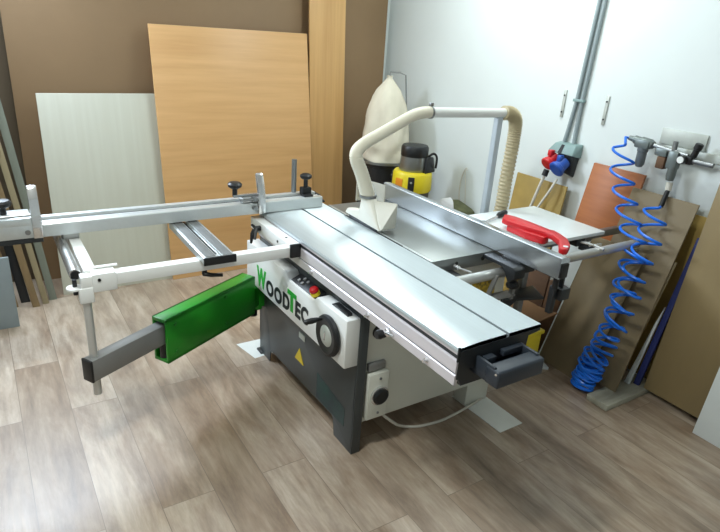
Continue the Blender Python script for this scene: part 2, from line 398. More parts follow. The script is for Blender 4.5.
part('frame_decal', mat('deep_green_print', (40, 72, 66), .5, rgb2=(44, 50, 58), scale=(18, 18, 18), detail=5), FR, (prism, [(-1.99, .10), (-1.74, .10), (-1.74, .19), (-1.99, .23)], 1, 1.1425, 1.1445, 0), label='faded dark green and blue decal')
part('frame_foot', M_DARK, FR, (box, (-2.66, 1.13, 0), (-2.60, 1.20, .012)))
# cream cabinet
CB = part('cabinet', M_BODY, SAW, (box, (-2.62, 1.192, .135), (-1.69, 1.945, .79), .004))
bm = bmesh.new()
lathe(bm, (-1.692, 1.268, .568), [(0, 0), (.048, 0), (.048, .006), (.040, .007), (0, .0072)], 28, (1, 0, 0))
for v in bm.verts: v.co.z = .568 + (v.co.z-.568)*.75
build('hand_hole', bm, M_BLACK, CB)
SB = part('switch_box', M_BODY, CB, (box, (-1.692, 1.200, .165), (-1.655, 1.300, .388), .004))
part('socket_ring', M_CHROME, SB, (lathe, (-1.656, 1.256, .280), [(.028, 0), (.044, 0), (.044, .010), (.036, .012)], 28, (1, 0, 0)))
part('socket_cover', M_BLACK, SB, (lathe, (-1.656, 1.256, .280), [(0, 0), (.038, 0), (.038, .018), (.03, .024), (0, .024)], 28, (1, 0, 0)))
for z in (.192, .362): part('screw', M_STEEL, SB, (cyl, (-1.656, 1.256, z), (-1.651, 1.256, z), .006, 10))
part('cover_plate', M_GREYARM, CB, (box, (-1.692, 1.205, .395), (-1.672, 1.29, .43), .003))
part('warning_label', mat('black_yellow_label', (212, 178, 40), .5, rgb2=(60, 52, 20), scale=(60, 60, 60), detail=2), CB, (box, (-1.6915, 1.74, .60), (-1.6885, 1.885, .70), .001), label='yellow and black warning label')
for x, y in ((-1.74, 1.90), (-2.58, 1.90)):
    part('leg', M_BODY, SAW, (box, (x-.05, y-.07, .004), (x+.035, y+.075, .16), .003))
# control box with lettering
CX = bmesh.new()
prism(CX, [(-2.677, .438), (-1.672, .443), (-1.672, .658), (-1.915, .657), (-1.945, .630), (-2.185, .627), (-2.215, .656), (-2.677, .655)], 1, 1.082, 1.15, .006)
CX = build('control_box', CX, M_WHITE, SAW, label='white control box')
PN = part('switch_panel', M_BLACK, CX, (hull, [(-2.182, 1.094, .6285), (-1.948, 1.094, .6315), (-1.948, 1.149, .657), (-2.182, 1.149, .654), (-2.182, 1.149, .62), (-1.948, 1.149, .62), (-2.182, 1.094, .62), (-1.948, 1.094, .62)], .002), label='black push button panel')
def onpanel(x, t): return V((x, 1.094+.055*t, .630+.0255*t))
pn = V((0, -.42, .91)).normalized()
for x, t in ((-2.135, .35), (-2.115, .7), (-2.10, .3), (-2.08, .65)):
    p = onpanel(x, t); part('push_button', M_GREYARM, PN, (cyl, p-pn*.004, p+pn*.006, .008, 12))
p = onpanel(-1.975, .30)
part('stop_collar', M_YEL, PN, (cyl, p-pn*.004, p+pn*.016, .021, 20), label='yellow stop button collar')
part('stop_button', M_REDB, PN, (lathe, p+pn*.014, [(0, 0), (.012, 0), (.012, .004), (.019, .006), (.021, .014), (.016, .022), (0, .024)], 22, pn), label='red mushroom stop button')
part('lock_lever', M_BLACK, CX, (box, (-1.815, 1.105, .655), (-1.705, 1.128, .672), .004), (box, (-1.83, 1.105, .655), (-1.79, 1.14, .661), .002))
# handwheel
hc = V((-1.788, 1.082, .543))
HW = part('handwheel', M_BLACK, CX, (lathe, hc, [(.042, .004), (.060, .003), (.085, .004), (.089, .012), (.086, .022), (.075, .028), (.055, .025), (.044, .022)], 36, (0, -1, 0)))
part('dial', M_PLATE, HW, (lathe, hc, [(0, .0), (.046, .0), (.047, .022), (.040, .027), (0, .028)], 30, (0, -1, 0)), label='silver dial in wheel centre')
part('dial_pointer', M_CHROME, HW, (box, (hc.x-.004, hc.y-.031, hc.z-.018), (hc.x+.004, hc.y-.026, hc.z+.022), .001))
hb = hc + V((-.036, -.026, .062))
part('crank_handle', M_BLACK, HW, (lathe, hb, [(0, 0), (.007, 0), (.007, .01), (.010, .02), (.0125, .045), (.0105, .070), (.005, .078), (0, .079)], 18, (0, -1, 0)))
# raised lettering
def letters(spec, m, name):
    bm = bmesh.new()
    for ch, x0, x1, z0, z1 in spec:
        cu = bpy.data.curves.new('t', 'FONT'); cu.body = ch; cu.extrude = .03; cu.offset = .042; cu.size = 1
        ob = bpy.data.objects.new('t', cu); COL.objects.link(ob)
        bpy.context.view_layer.update()
        me = bpy.data.meshes.new_from_object(ob.evaluated_get(bpy.context.evaluated_depsgraph_get()))
        xs = [v.co.x for v in me.vertices]; ys = [v.co.y for v in me.vertices]; zs = [v.co.z for v in me.vertices]
        for v in me.vertices:
            u = (v.co.x-min(xs))/(max(xs)-min(xs)); q = (v.co.y-min(ys))/(max(ys)-min(ys)); d = (v.co.z-min(zs))/(max(zs)-min(zs))
            v.co = V((x0+(x1-x0)*u, 1.083-.003*d, z0+(z1-z0)*q))
        bm.from_mesh(me)
        bpy.data.objects.remove(ob); bpy.data.curves.remove(cu); bpy.data.meshes.remove(me)
    return build(name, bm, m, CX, sharp=30)
for L_ in ([('W', -2.542, -2.430, .463, .568)], [('T', -2.188, -2.098, .484, .584)]):
    letters(L_, M_GREENT, 'letter')['label'] = 'green printed letter ' + L_[0][0]
for L_ in (('O', -2.425, -2.341, .460, .540), ('O', -2.331, -2.249, .463, .543), ('D', -2.235, -2.166, .470, .549),
           ('E', -2.106, -2.055, .481, .561), ('C', -2.050, -1.984, .484, .566)):
    letters([L_], M_INK, 'letter')

# sliding table
x0, x1 = -2.56, -1.082
bm = bmesh.new()
prism(bm, [(1.099, .838), (1.103, .8445), (1.118, .8458), (1.14, .8474), (1.162, .8487), (1.184, .8496), (1.206, .85), (1.2975, .85), (1.2975, .838), (1.3095, .838), (1.3095, .85), (1.4545, .85), (1.456, .848), (1.456, .838), (1.45, .832), (1.11, .828), (1.099, .830)], 0, x0, x1, 0)
ST = build('sliding_table', bm, M_SLIDE, SAW, label='silver aluminium sliding table', sharp=20)
part('table_groove', M_SLOT, ST, (box, (x0+.002, 1.298, .8375), (x1-.002, 1.309, .840), 0))
bm = bmesh.new()
prism(bm, [(1.1015, .822), (1.106, .822), (1.106, .806), (1.1005, .805), (1.099, .802), (1.099, .762), (1.1025, .758), (1.1025, .755), (1.099, .751), (1.099, .719), (1.101, .717), (1.110, .717), (1.112, .73), (1.114, .83), (1.1015, .83)], 0, x0, x1, 0)
RL = build('slide_rail', bm, M_RAILP, ST, label='pinkish white side rail', sharp=20)
part('rail_groove', M_SLOT, RL, (box, (x0+.003, 1.1035, .8085), (x1-.003, 1.107, .8205), 0), (box, (x0+.003, 1.1018, .7555), (x1-.003, 1.104, .7575), 0))
for x in (-1.56, -1.215, -2.00):
    part('rail_bolt', M_CHROME, RL, (cyl, (x, 1.104, .735), (x, 1.094, .735), .009, 12), (cyl, (x, 1.1, .735), (x, 1.083, .735), .0055, 10))
part('stop_knob', M_BLACK, RL, (lathe, (-1.425, 1.072, .733), [(0, 0), (.014, .001), (.018, .014), (.014, .027), (0, .028)], 16, (0, -1, 0)), label='black ball stop knob')
part('stop_screw', M_CHROME, RL, (cyl, (-1.425, 1.10, .733), (-1.425, 1.07, .733), .007, 12), (cyl, (-1.425, 1.098, .733), (-1.425, 1.09, .733), .016, 16), (cyl, (-1.45, 1.078, .733), (-1.385, 1.088, .738), .005, 8))
part('end_plate', M_BLACKM, ST, (prism, [(1.107, .836), (1.452, .838), (1.452, .829), (1.40, .822), (1.395, .77), (1.15, .765), (1.135, .776), (1.119, .738), (1.106, .738)], 0, x1-.02, x1+.003, 0), (prism, [(1.099, .85), (1.108, .848), (1.108, .80), (1.099, .80)], 0, x1-.002, x1+.002, 0))
part('slide_body', M_BLACKM, ST, (prism, [(1.13, .83), (1.44, .83), (1.39, .77), (1.39, .69), (1.15, .69), (1.13, .74)], 0, x0+.01, x1-.02, 0))
# end tray
bm = bmesh.new()
box(bm, (-1.10, 1.175, .745), (-1.0, 1.187, .806), .004); box(bm, (-1.10, 1.357, .745), (-1.0, 1.369, .806), .004)
box(bm, (-1.034, 1.172, .741), (-.978, 1.372, .800), .008, None, 3); box(bm, (-1.10, 1.175, .744), (-1.0, 1.369, .752), .002)
box(bm, (-1.10, 1.20, .77), (-1.055, 1.24, .80), .003); box(bm, (-1.085, 1.275, .785), (-1.06, 1.36, .806), .003)
TR = build('end_handle', bm, M_TRAY, ST, label='slate grey end handle tray')
part('screw', M_CHROME, TR, (cyl, (-.99, 1.175, .79), (-.988, 1.170, .79), .004, 8))
# outrigger side bar, beam, tubes
SBAR = part('side_bar', M_WHITE, SAW, (box, (-2.545, 1.050, .768), (-2.113, 1.0985, .826), .003))
part('end_cap', M_BLACK, SBAR, (box, (-2.114, 1.049, .766), (-2.102, 1.099, .828), .003))
for p in ((-2.20, 1.0745, .826), (-2.235, 1.049, .800), (-2.16, 1.049, .806)):
    n = V((0, 0, 1)) if p[2] > .82 else V((0, -1, 0)); part('bolt_hole', M_BLACK, SBAR, (cyl, V(p)-n*.002, V(p)+n*.0015, .006, 10))
part('clamp_lever', M_BLACK, SBAR, (cyl, (-2.43, 1.052, .80), (-2.43, 1.022, .80), .013, 14), (tube, [(-2.43, 1.03, .80), (-2.40, 1.012, .79), (-2.385, 1.004, .765)], [.011, .009, .007], 10), (tube, [(-2.43, 1.03, .80), (-2.46, 1.02, .812)], [.008, .006], 8))
part('lock_handle', M_BLACK, SBAR, (tube, [(-2.52, 1.06, .77), (-2.515, 1.045, .745), (-2.505, 1.035, .70)], [.009, .010, .006], 10))
OUT = part('outrigger_beam', M_WHITE, SAW, (box, (-2.158, .225, .768), (-2.110, 1.052, .814), .003))
part('corner_sleeve', M_WHITE, OUT, (box, (-2.166, .262, .752), (-2.102, .345, .822), .004), (box, (-2.17, .275, .824), (-2.155, .36, .830), .001))
part('sleeve_screw', M_BLACK, OUT, (cyl, (-2.103, .285, .80), (-2.099, .285, .80), .006, 10))
part('cross_bar', M_WHITE, OUT, (box, (-2.64, .243, .772), (-2.15, .285, .824), .003))
part('lock_lever', M_BLACK, OUT, (cyl, (-2.13, .68, .772), (-2.13, .68, .745), .011, 12), (tube, [(-2.13, .675, .748), (-2.11, .70, .746), (-2.10, .745, .742)], [.010, .009, .007], 10))
ROD = part('chrome_tube', M_CHROME, OUT, (cyl, (-2.66, .216, .806), (-2.166, .216, .806), .0215, 24), label='polished chrome tube')
part('tube_end', M_BLACK, ROD, (cyl, (-2.168, .216, .806), (-2.162, .216, .806), .017, 20))
part('support_sleeve', M_WHITE, OUT, (box, (-2.154, .215, .712), (-2.106, .264, .772), .004))
part('ring_tab', M_WHITE, OUT, (lathe, (-2.135, .205, .765), [(.014, 0), (.028, 0), (.028, .007), (.014, .007)], 20), (box, (-2.145, .21, .765), (-2.12, .30, .772), .002))
part('support_pin', M_BLACK, OUT, (cyl, (-2.14, .207, .80), (-2.14, .207, .74), .008, 10))
POST = part('support_post', M_ZINC, OUT, (cyl, (-2.130, .240, .312), (-2.130, .240, .72), .0155, 20), label='bright zinc support post')
# swing arm
d = V((-.483, .876, 0)); n = V((.876, .483, 0)); p0 = V((-2.128, .240, 0))
MA = Matrix(((d.x, n.x, 0, p0.x), (d.y, n.y, 0, p0.y), (0, 0, 1, 0), (0, 0, 0, 1)))
GA = bmesh.new()
for a, b in (((.325, -.042, .488), (.925, .042, .505)), ((.325, -.042, .293), (.925, .042, .310)), ((.325, .030, .293), (.925, .042, .505)), ((.325, -.042, .293), (.925, -.030, .505))):
    box(GA, a, b, .003, MA)
GA = build('swing_arm', GA, M_GREEN, SAW, label='green swing arm box')
for s, z in ((.375, .47), (.375, .335), (.70, .475), (.70, .335)):
    part('bolt', mat('green_bolt', (34, 120, 40), .4), GA, (cyl, MA @ V((s, .041, z)), MA @ V((s, .047, z)), .008, 12))
TA = part('telescopic_arm', M_GREYARM, GA, (box, (-.028, -.026, .386), (.62, .026, .478), .004, MA), label='grey telescopic inner arm')
part('arm_cap', M_BLACK, TA, (box, (-.036, -.027, .385), (-.026, .027, .479), .003, MA))
for q in (0,): part('roller_bearing', M_BLACK, GA, (cyl, MA @ V((.345, 0, .310)), MA @ V((.345, 0, .386)), .020, 14))
part('hinge', M_GREEN, GA, (cyl, (-2.612, 1.112, .285), (-2.612, 1.112, .430), .026, 18), (box, (-2.64, 1.112, .30), (-2.59, 1.146, .42), .002), (box, (.90, -.02, .31), (.985, .02, .42), .002, MA))
part('hinge_knob', M_BLACK, GA, (cyl, (-2.60, 1.085, .255), (-2.60, 1.085, .287), .022, 14))
# roller support plate on the outrigger
SP = bmesh.new()
prism(SP, [(.655, .816), (.782, .816), (.782, .843), (.775, .846), (.729, .846), (.729, .836), (.708, .836), (.708, .846), (.662, .846), (.655, .843)], 0, -2.535, -2.052, .001)
SP = build('support_plate', SP, M_ALU, SAW, label='aluminium support plate with ribbed strips')
for y0, y1 in ((.666, .704), (.733, .771)):
    part('ribbed_strip', M_GRIP, SP, (box, (-2.533, y0, .8455), (-2.058, y1, .8475), .0005))
part('slot', M_BLACK, SP, (box, (-2.53, .714, .836), (-2.10, .723, .8375), 0))
part('end_cap', M_BLACK, SP, (box, (-2.054, .653, .815), (-2.044, .784, .847), .002))
# crosscut fence
F = bmesh.new()
prism(F, [(-2.49, .853), (-2.49, .902), (-2.493, .906), (-2.520, .906), (-2.524, .898), (-2.532, .898), (-2.536, .902), (-2.552, .902), (-2.556, .898), (-2.568, .898), (-2.572, .910), (-2.604, .910), (-2.607, .906), (-2.607, .853)], 1, -.55, 1.414, 0)
F = build('crosscut_fence', F, M_ALU, SAW, label='long aluminium crosscut fence', sharp=20)
part('fence_groove', M_SLOT, F, (box, (-2.570, -.54, .8975), (-2.522, 1.41, .8995), 0))
part('fence_end_cap', M_BLACK, F, (box, (-2.606, 1.413, .853), (-2.53, 1.425, .905), .002), (tube, [(-2.58, 1.415, .90), (-2.50, 1.43, .875)], .006, 8))
part('base_strip', M_SLOT, F, (box, (-2.60, -.54, .8495), (-2.50, 1.41, .8535), 0))
SL = part('extension_sleeve', M_ALU, F, (box, (-2.488, -.56, .860), (-2.470, .118, .935), .003), (box, (-2.60, -.56, .908), (-2.47, .118, .942), .004), label='brighter extension fence section')
part('sleeve_base', M_BLACKM, F, (box, (-2.60, -.56, .838), (-2.475, .150, .860), .002))
part('fence_bracket', M_WHITE, F, (box, (-2.60, .225, .822), (-2.52, .285, .853), .002))
def flip_stop(y, ztop):
    S = bmesh.new()
    prism(S, [(-2.487, .856), (-2.470, .856), (-2.466, .90), (-2.470, .95), (-2.484, ztop-.05), (-2.500, ztop-.008), (-2.512, ztop), (-2.520, ztop-.010), (-2.505, ztop-.055), (-2.492, .95), (-2.487, .90)], 1, y-.017, y+.017, .003)
    box(S, (-2.56, y-.085, .908), (-2.50, y+.02, .938), .004)
    S = build('flip_stop', S, M_CHROME, F)
for y, zt in ((1.078, 1.046), (.135, 1.060)):
    flip_stop(y, zt)
    part('stop_pin', M_STEEL, F, (cyl, (-2.500, y-.13, .945), (-2.500, y+.014, .945), .006, 10), (cyl, (-2.495, y-.10, .922), (-2.495, y+.014, .922), .005, 10), (cyl, (-2.49, y-.04, .925), (-2.49, y-.012, .925), .014, 12))
    part('stop_bolt', M_STEEL, F, (cyl, (-2.49, y-.035, .885), (-2.466, y-.035, .885), .010, 12))
    part('stop_knob', M_BLACK, F, (lathe, (-2.55, y-.105, .93), [(0, 0), (.012, 0), (.012, .035), (.020, .040), (.032, .048), (.034, .060), (.026, .068), (0, .07)], 18))
part('clamp_pillar', M_BLACK, F, (box, (-2.575, 1.325, .905), (-2.535, 1.375, .945), .005), (cyl, (-2.555, 1.35, .94), (-2.555, 1.35, .992), .011, 14), (box, (-2.55, 1.32, .903), (-2.505, 1.37, .914), .003))
part('clamp_knob', M_BLACK, F, (lathe, (-2.555, 1.35, .985), [(0, 0), (.022, .002), (.030, .010), (.030, .020), (.018, .028), (0, .029)], 18))
part('hold_down_rod', M_STEEL, F, (cyl, (-2.60, 1.306, .905), (-2.60, 1.306, 1.078), .013, 18), label='upright steel hold down rod')
# main table
MT = part('main_table', M_IRON, SAW, (box, (-2.515, 1.462, .792), (-1.662, 1.93, .8495), .002), label='grey cast iron main table')
for y, r in ((1.60, .008), (1.75, .010)):
    part('edge_hole', M_BLACK, MT, (cyl, (-1.664, y, .823), (-1.6605, y, .823), r, 14))
part('throat_plate', M_ALU, MT, (box, (-2.515, 1.4625, .8495), (-1.664, 1.475, .8505), .0003))
part('blade_slot', M_BLACK, MT, (box, (-2.33, 1.4575, .8490), (-1.86, 1.464, .8512), 0))
part('riving_knife', M_BLACKM, MT, (box, (-2.30, 1.459, .80), (-2.06, 1.463, .875), .001))
# extension table
ET = part('extension_table', M_WHITEBD, SAW, (box, (-2.113, 1.94, .832), (-1.647, 2.565, .850), .002), label='white extension table top')
part('edge_rail', M_STEEL, ET, (box, (-1.725, 1.94, .795), (-1.695, 2.775, .831), .002))
part('clamp_block', M_BLACKM, ET, (box, (-1.70, 2.37, .79), (-1.655, 2.43, .83), .003))
part('clamp_handle', M_CHROME, ET, (tube, [(-1.66, 2.405, .81), (-1.60, 2.425, .808), (-1.545, 2.43, .806)], .008, 10), (tube, [(-1.605, 2.40, .81), (-1.59, 2.47, .812)], .006, 8))
part('strut', M_GREYARM, ET, (box, (-1.745, 2.10, .28), (-1.715, 2.135, .80), .002))
part('under_brace', M_GREYARM, ET, (box, (-2.0, 2.52, .78), (-1.7, 2.55, .832), .002))
# rip rail and fence
RR = part('rip_rail', M_ZINC, SAW, (cyl, (-1.575, 1.475, .785), (-1.575, 2.735, .785), .022, 28), label='round polished rip fence rail')
part('rail_cap', M_BLACK, RR, (cyl, (-1.575, 2.734, .785), (-1.575, 2.744, .785), .022, 20))
for y in (1.56, 1.90, 2.42):
    part('rail_bracket', M_BLACKM, RR, (box, (-1.665, y-.02, .772), (-1.585, y+.02, .798), .003))
part('bracket_bolt', M_CHROME, RR, (cyl, (-1.655, 1.585, .815), (-1.628, 1.585, .815), .010, 12), (tube, [(-1.63, 1.585, .815), (-1.60, 1.63, .80)], .005, 8))
RF = bmesh.new()
prism(RF, [(1.810, .853), (1.810, .938), (1.813, .942), (1.835, .942), (1.857, .937), (1.860, .93), (1.860, .853)], 0, -2.52, -1.312, .0)
RF = build('rip_fence', RF, mat('mirror_aluminium', (184, 188, 190), .2, .82, noise=.05, scale=(1, 80, 80)), SAW, label='tall shiny rip fence', sharp=20)
part('fence_end', M_BLACK, RF, (box, (-1.313, 1.815, .856), (-1.306, 1.855, .915), .002), (cyl, (-1.34, 1.84, .80), (-1.34, 1.84, .853), .012, 12))
part('fence_foot', M_SLOT, RF, (box, (-2.52, 1.814, .849), (-1.315, 1.856, .8535), 0))
CG = part('fence_carriage', M_BLACKM, RF, (prism, [(-1.66, .845), (-1.485, .845), (-1.47, .835), (-1.47, .80), (-1.50, .775), (-1.54, .83), (-1.66, .83)], 1, 1.745, 1.808, .002), (box, (-1.60, 1.80, .80), (-1.50, 1.90, .852), .003))
part('lock_knob', M_BLACK, RF, (lathe, (-1.515, 1.795, .735), [(0, 0), (.024, .004), (.028, .015), (.022, .03), (.009, .035), (.009, .06), (0, .06)], 18))
part('carriage_bracket', M_GREYARM, RF, (prism, [(1.69, .70), (1.70, .70), (1.735, .79), (1.725, .79)], 0, -1.56, -1.54, 0), (prism, [(1.80, .68), (1.815, .68), (1.82, .79), (1.805, .79)], 0, -1.535, -1.515, 0), (box, (-1.56, 1.69, .695), (-1.51, 1.82, .703), .001))
part('micro_adjuster', M_BLACKM, RF, (box, (-1.37, 1.87, .74), (-1.325, 1.925, .79), .004), (box, (-1.36, 1.885, .79), (-1.34, 1.895, .86), .001), (box, (-1.37, 1.845, .68), (-1.345, 1.87, .80), .003))
part('tool_shelf', M_BLACKM, SAW, (prism, [(-1.70, 1.94), (-1.64, 1.90), (-1.575, 2.10), (-1.70, 2.16)], 2, .595, .605, .001), (prism, [(1.94, .60), (2.14, .60), (1.94, .48)], 0, -1.70, -1.69, 0), label='black triangular shelf with grey top')
# overhead guard: hood, hose, pipe, post
HD = bmesh.new()
ring = [(-2.168+.032*math.cos(a*math.pi/4), 1.475+.03*math.sin(a*math.pi/4), z) for a in range(8) for z in (.955, .995)]
hull(HD, ring + [(-2.215, 1.452, .866), (-2.215, 1.498, .866), (-2.03, 1.452, .862), (-2.03, 1.505, .862), (-2.12, 1.475, .965)], .004)
hull(HD, [(-2.335, 1.455, .866), (-2.335, 1.49, .866), (-2.20, 1.452, .866), (-2.20, 1.498, .866), (-2.32, 1.46, .892), (-2.32, 1.488, .892), (-2.21, 1.455, .915), (-2.21, 1.495, .915)], .004)
hull(HD, [(-2.14, 1.47, .972), (-2.125, 1.475, .98), (-2.02, 1.538, .987), (-2.035, 1.545, .98), (-2.055, 1.545, .864), (-2.04, 1.552, .862), (-2.03, 1.455, .864), (-2.02, 1.46, .872)], .004)
HD = build('guard_hood', HD, M_HOOD, SAW, label='ivory plastic blade guard hood', sharp=25)
part('clear_shield', M_HOODC, HD, (prism, [(-2.295, .918), (-2.15, .952), (-2.152, 1.038), (-2.30, 1.026)], 1, 1.553, 1.558, .001), (box, (-2.30, 1.49, .93), (-2.296, 1.555, 1.02), .001), label='translucent side shield')
part('hose_clamp', M_STEEL, HD, (lathe, (-2.168, 1.472, .985), [(.03, 0), (.041, 0), (.041, .012), (.03, .012)], 24))
pts = spline([(-2.168, 1.472, .985), (-2.168, 1.452, 1.04), (-2.168, 1.428, 1.10), (-2.168, 1.398, 1.16), (-2.168, 1.395, 1.20), (-2.168, 1.435, 1.235), (-2.168, 1.52, 1.275), (-2.168, 1.65, 1.335), (-2.168, 1.72, 1.360), (-2.168, 1.79, 1.366)], 10)
rs = []
for i, p in enumerate(pts):
    rs.append(.033 - .006*min(1, i/60) + (.0014*(1 if i % 2 else -1) if i < 36 else 0))
part('suction_hose', M_HOSE, SAW, (tube, pts, rs, 20), label='ivory suction hose arm', sharp=60)
PP = part('overhead_pipe', M_PIPE, SAW, (cyl, (-2.168, 1.74, 1.365), (-2.168, 2.285, 1.355), .0235, 24), label='white overhead pipe')
part('pipe_clamp', M_STEEL, PP, (lathe, (-2.168, 1.785, 1.3645), [(.02, 0), (.030, 0), (.030, .008), (.02, .008)], 24, (0, 1, 0)), (box, (-2.176, 1.78, 1.392), (-2.160, 1.798, 1.408), .001))
part('pipe_post', M_POST, SAW, (box, (-2.185, 2.222, .012), (-2.152, 2.256, 1.345), .003), (box, (-2.25, 2.15, 0), (-2.09, 2.32, .012), .002), label='blue grey upright post')
pts = []; rs = []
cp = spline([(-2.168, 2.27, 1.356), (-2.168, 2.325, 1.35), (-2.168, 2.365, 1.31), (-2.168, 2.372, 1.2), (-2.168, 2.365, 1.0), (-2.168, 2.355, .8), (-2.20, 2.30, .55), (-2.30, 2.15, .40)], 40)
for i, p in enumerate(cp): pts.append(p); rs.append(.034 + (.0025 if i % 4 < 2 else -.0025))
part('exhaust_hose', M_HOSEB, SAW, (tube, pts, rs, 18), label='beige ribbed exhaust hose', sharp=60)

# ------------------------------------------------------------------ loose things on the saw and the floor
P = bmesh.new()
prism(P, [(-1.850, 2.078), (-1.84, 2.068), (-1.713, 2.060), (-1.628, 2.078), (-1.622, 2.088), (-1.632, 2.125), (-1.86, 2.118)], 2, .8515, .888, .005)
prism(P, [(-1.872, 2.060), (-1.915, 2.118), (-1.90, 2.138), (-1.86, 2.150), (-1.778, 2.155), (-1.655, 2.152), (-1.64, 2.163), (-1.60, 2.152), (-1.53, 2.122), (-1.47, 2.065), (-1.435, 2.005), (-1.442, 1.988), (-1.465, 1.985), (-1.485, 2.01), (-1.535, 2.068), (-1.60, 2.098), (-1.64, 2.10), (-1.72, 2.075), (-1.83, 2.055)], 2, .880, .908, .007)
PS = build('push_block', P, M_RED, None)
tag(PS, 'red plastic push block with hooked handle lying on the white table top', 'push block')
part('handle_hole', M_WHITEBD, PS, (cyl, (-1.462, 2.022, .906), (-1.462, 2.022, .9095), .011, 14))
S = bmesh.new()
a, b = V((-1.966, 2.045, .857)), V((-2.020, 2.20, .862))
tube(S, [a+(b-a)*.08, b], [.006, .006], 10)
lathe(S, a-V((0, 0, .005)), [(.009, 0), (.018, 0), (.019, .005), (.018, .010), (.009, .010)], 18)
S = tag(build('blade_wrench', S, M_CHROME), 'chrome wrench with black grip on the white table top, left of red push block', 'wrench')
part('grip', M_BLACK, S, (tube, [(-2.012, 2.178, .8625), (-2.018, 2.195, .865), (-2.036, 2.255, .866), (-2.041, 2.27, .864)], [.009, .0145, .0145, .008], 14), label='black grip')

C2 = spline([(-1.660, 1.291, .163), (-1.665, 1.319, .134), (-1.675, 1.357, .095), (-1.690, 1.406, .049), (-1.703, 1.463, .012), (-1.679, 1.53, .0075), (-1.665, 1.639, .0075), (-1.674, 1.741, .0075), (-1.684, 1.825, .011), (-1.70, 1.914, .0125), (-1.73, 1.995, .0125), (-1.80, 2.03, .011)], 8)
solo('power_cable', M_CABLE, 'white power cable curving on the floor below the sliding table', 'cable', (tube, C2, .0065, 10))
solo('floor_pad', M_PAD, 'white sheet under the saw leg below the sliding table end', 'sheet', (hull, [(x, y, z) for x, y in ((-1.80, 1.832), (-1.80, 1.985), (-1.472, 1.992), (-1.47, 1.843)) for z in (.0005, .0045)]))
solo('floor_pad', M_PAD, 'white sheet on the floor under the green swing arm hinge', 'sheet', (hull, [(x, y, z) for x, y in ((-2.76, 1.05), (-2.575, 1.085), (-2.60, 1.30), (-2.76, 1.30)) for z in (-.0005, .0005)]))
solo('wood_scrap', M_WHITEBD, 'white offcut strip on the floor beside the cardboard box flap', 'offcut', (hull, [(x, y, z) for x, y in ((-1.99, 2.32), (-1.88, 2.30), (-1.75, 2.50), (-1.86, 2.54)) for z in (.0, .016)], .001))

# things under the extension table
T = thing('cardboard_box', (-1.99, 2.55, 0), 'brown cardboard box with open flap under the extension table', 'box')
part('carton', M_CARTON, T, (box, (-2.16, 2.38, .0), (-2.00, 2.62, .27), .004))
part('flap', M_CARTON, T, (hull, [(-2.00, 2.38, .268), (-2.00, 2.60, .268), (-1.80, 2.37, .30), (-1.81, 2.56, .31), (-2.00, 2.38, .274), (-1.80, 2.37, .306), (-2.00, 2.60, .274), (-1.81, 2.56, .316)], 0))
solo('wood_offcut', M_SCRAP, 'dark brown offcut board standing right of the cardboard box, left of pale edged board', 'offcut', (leaning, -1.985, -1.88, 2.62, 2.665, 0, .43, .022))
solo('wood_offcut', M_SCRAP, 'dark brown offcut board standing directly behind the cardboard box', 'offcut', (leaning, -2.20, -2.00, 2.64, 2.67, 0, .46, .02))
part('motor_cap', M_YEL, SAW, (box, (-1.72, 2.12, .24), (-1.635, 2.225, .37), .012), (box, (-1.725, 2.11, .355), (-1.63, 2.235, .375), .004), label='yellow motor cap below the table end')
# olive canvas bundle and white rag behind the fence
T = solo('canvas_bundle', M_LEAF, 'olive mottled bundle by the right wall behind the extension table', 'bundle', (hull, [(-3.12, 2.70, 0), (-2.88, 2.70, 0), (-3.12, 2.90, 0), (-2.88, 2.915, 0), (-3.10, 2.74, .61), (-2.90, 2.74, .545), (-3.08, 2.90, .60), (-2.90, 2.91, .56)], .02))
solo('white_rag', M_RAG, 'white rag hanging over the left end of the olive bundle', 'rag', (hull, [(-2.872, 2.70, .45), (-2.866, 2.70, .45), (-2.872, 2.665, .62), (-2.96, 2.66, .50), (-3.04, 2.68, .63), (-2.94, 2.69, .67), (-2.90, 2.68, .655), (-3.05, 2.672, .45)], .006))

# ------------------------------------------------------------------ boards along the right wall
solo('leaning_board', M_OSB, 'small mustard brown board behind the white cables, under the power sockets', 'board', (leaning, -2.545, -2.155, 2.78, 2.86, 0, .925, .012, .01))
solo('leaning_board', M_ORANGE, 'orange brown wood board leaning on the right wall behind the blue hose', 'board', (leaning, -2.05, -1.735, 2.72, 2.88, 0, 1.098, .018, .035))
solo('leaning_board', M_OLIVE2, 'large olive grey board behind the coiled blue hose, below the air regulator', 'board', (leaning, -1.755, -1.40, 2.60, 2.855, .034, 1.03, .010, .02))
solo('leaning_board', M_WHITEBD, 'low white board under the rear table rail, in front of the orange brown board', 'board', (leaning, -2.08, -1.80, 2.67, 2.745, 0, .72, .012, .02))
B = bmesh.new(); leaning(B, -1.872, -1.56, 2.55, 2.73, .0, .75, .012, .055)
B = tag(build('leaning_board', B, M_OLIVE2), 'low brown board with pale edge under the rip rail, left of the blue hose', 'board')
part('edge_band', M_WHITEBD, B, (leaning, -1.878, -1.8705, 2.548, 2.728, .0, .75, .014, .055, 0), label='pale edge band')
solo('leaning_board', M_OLIVE3, 'tall tan hardboard sheet at right, standing on the grey timber block', 'board', (leaning, -1.355, -.15, 2.785, 2.895, .034, 1.62, .006, .045))
solo('leaning_board', M_WHITEBD, 'white panel leaning in the bottom right corner of the frame', 'board', (leaning, -1.03, -.40, 2.70, 2.76, .0, .62, .016, .01))
solo('board_offcut', M_BLUEB, 'long blue strip standing between the olive board and tall tan sheet', 'wood strip', (leaning, -1.41, -1.380, 2.775, 2.860, .034, .875, .018, .062))
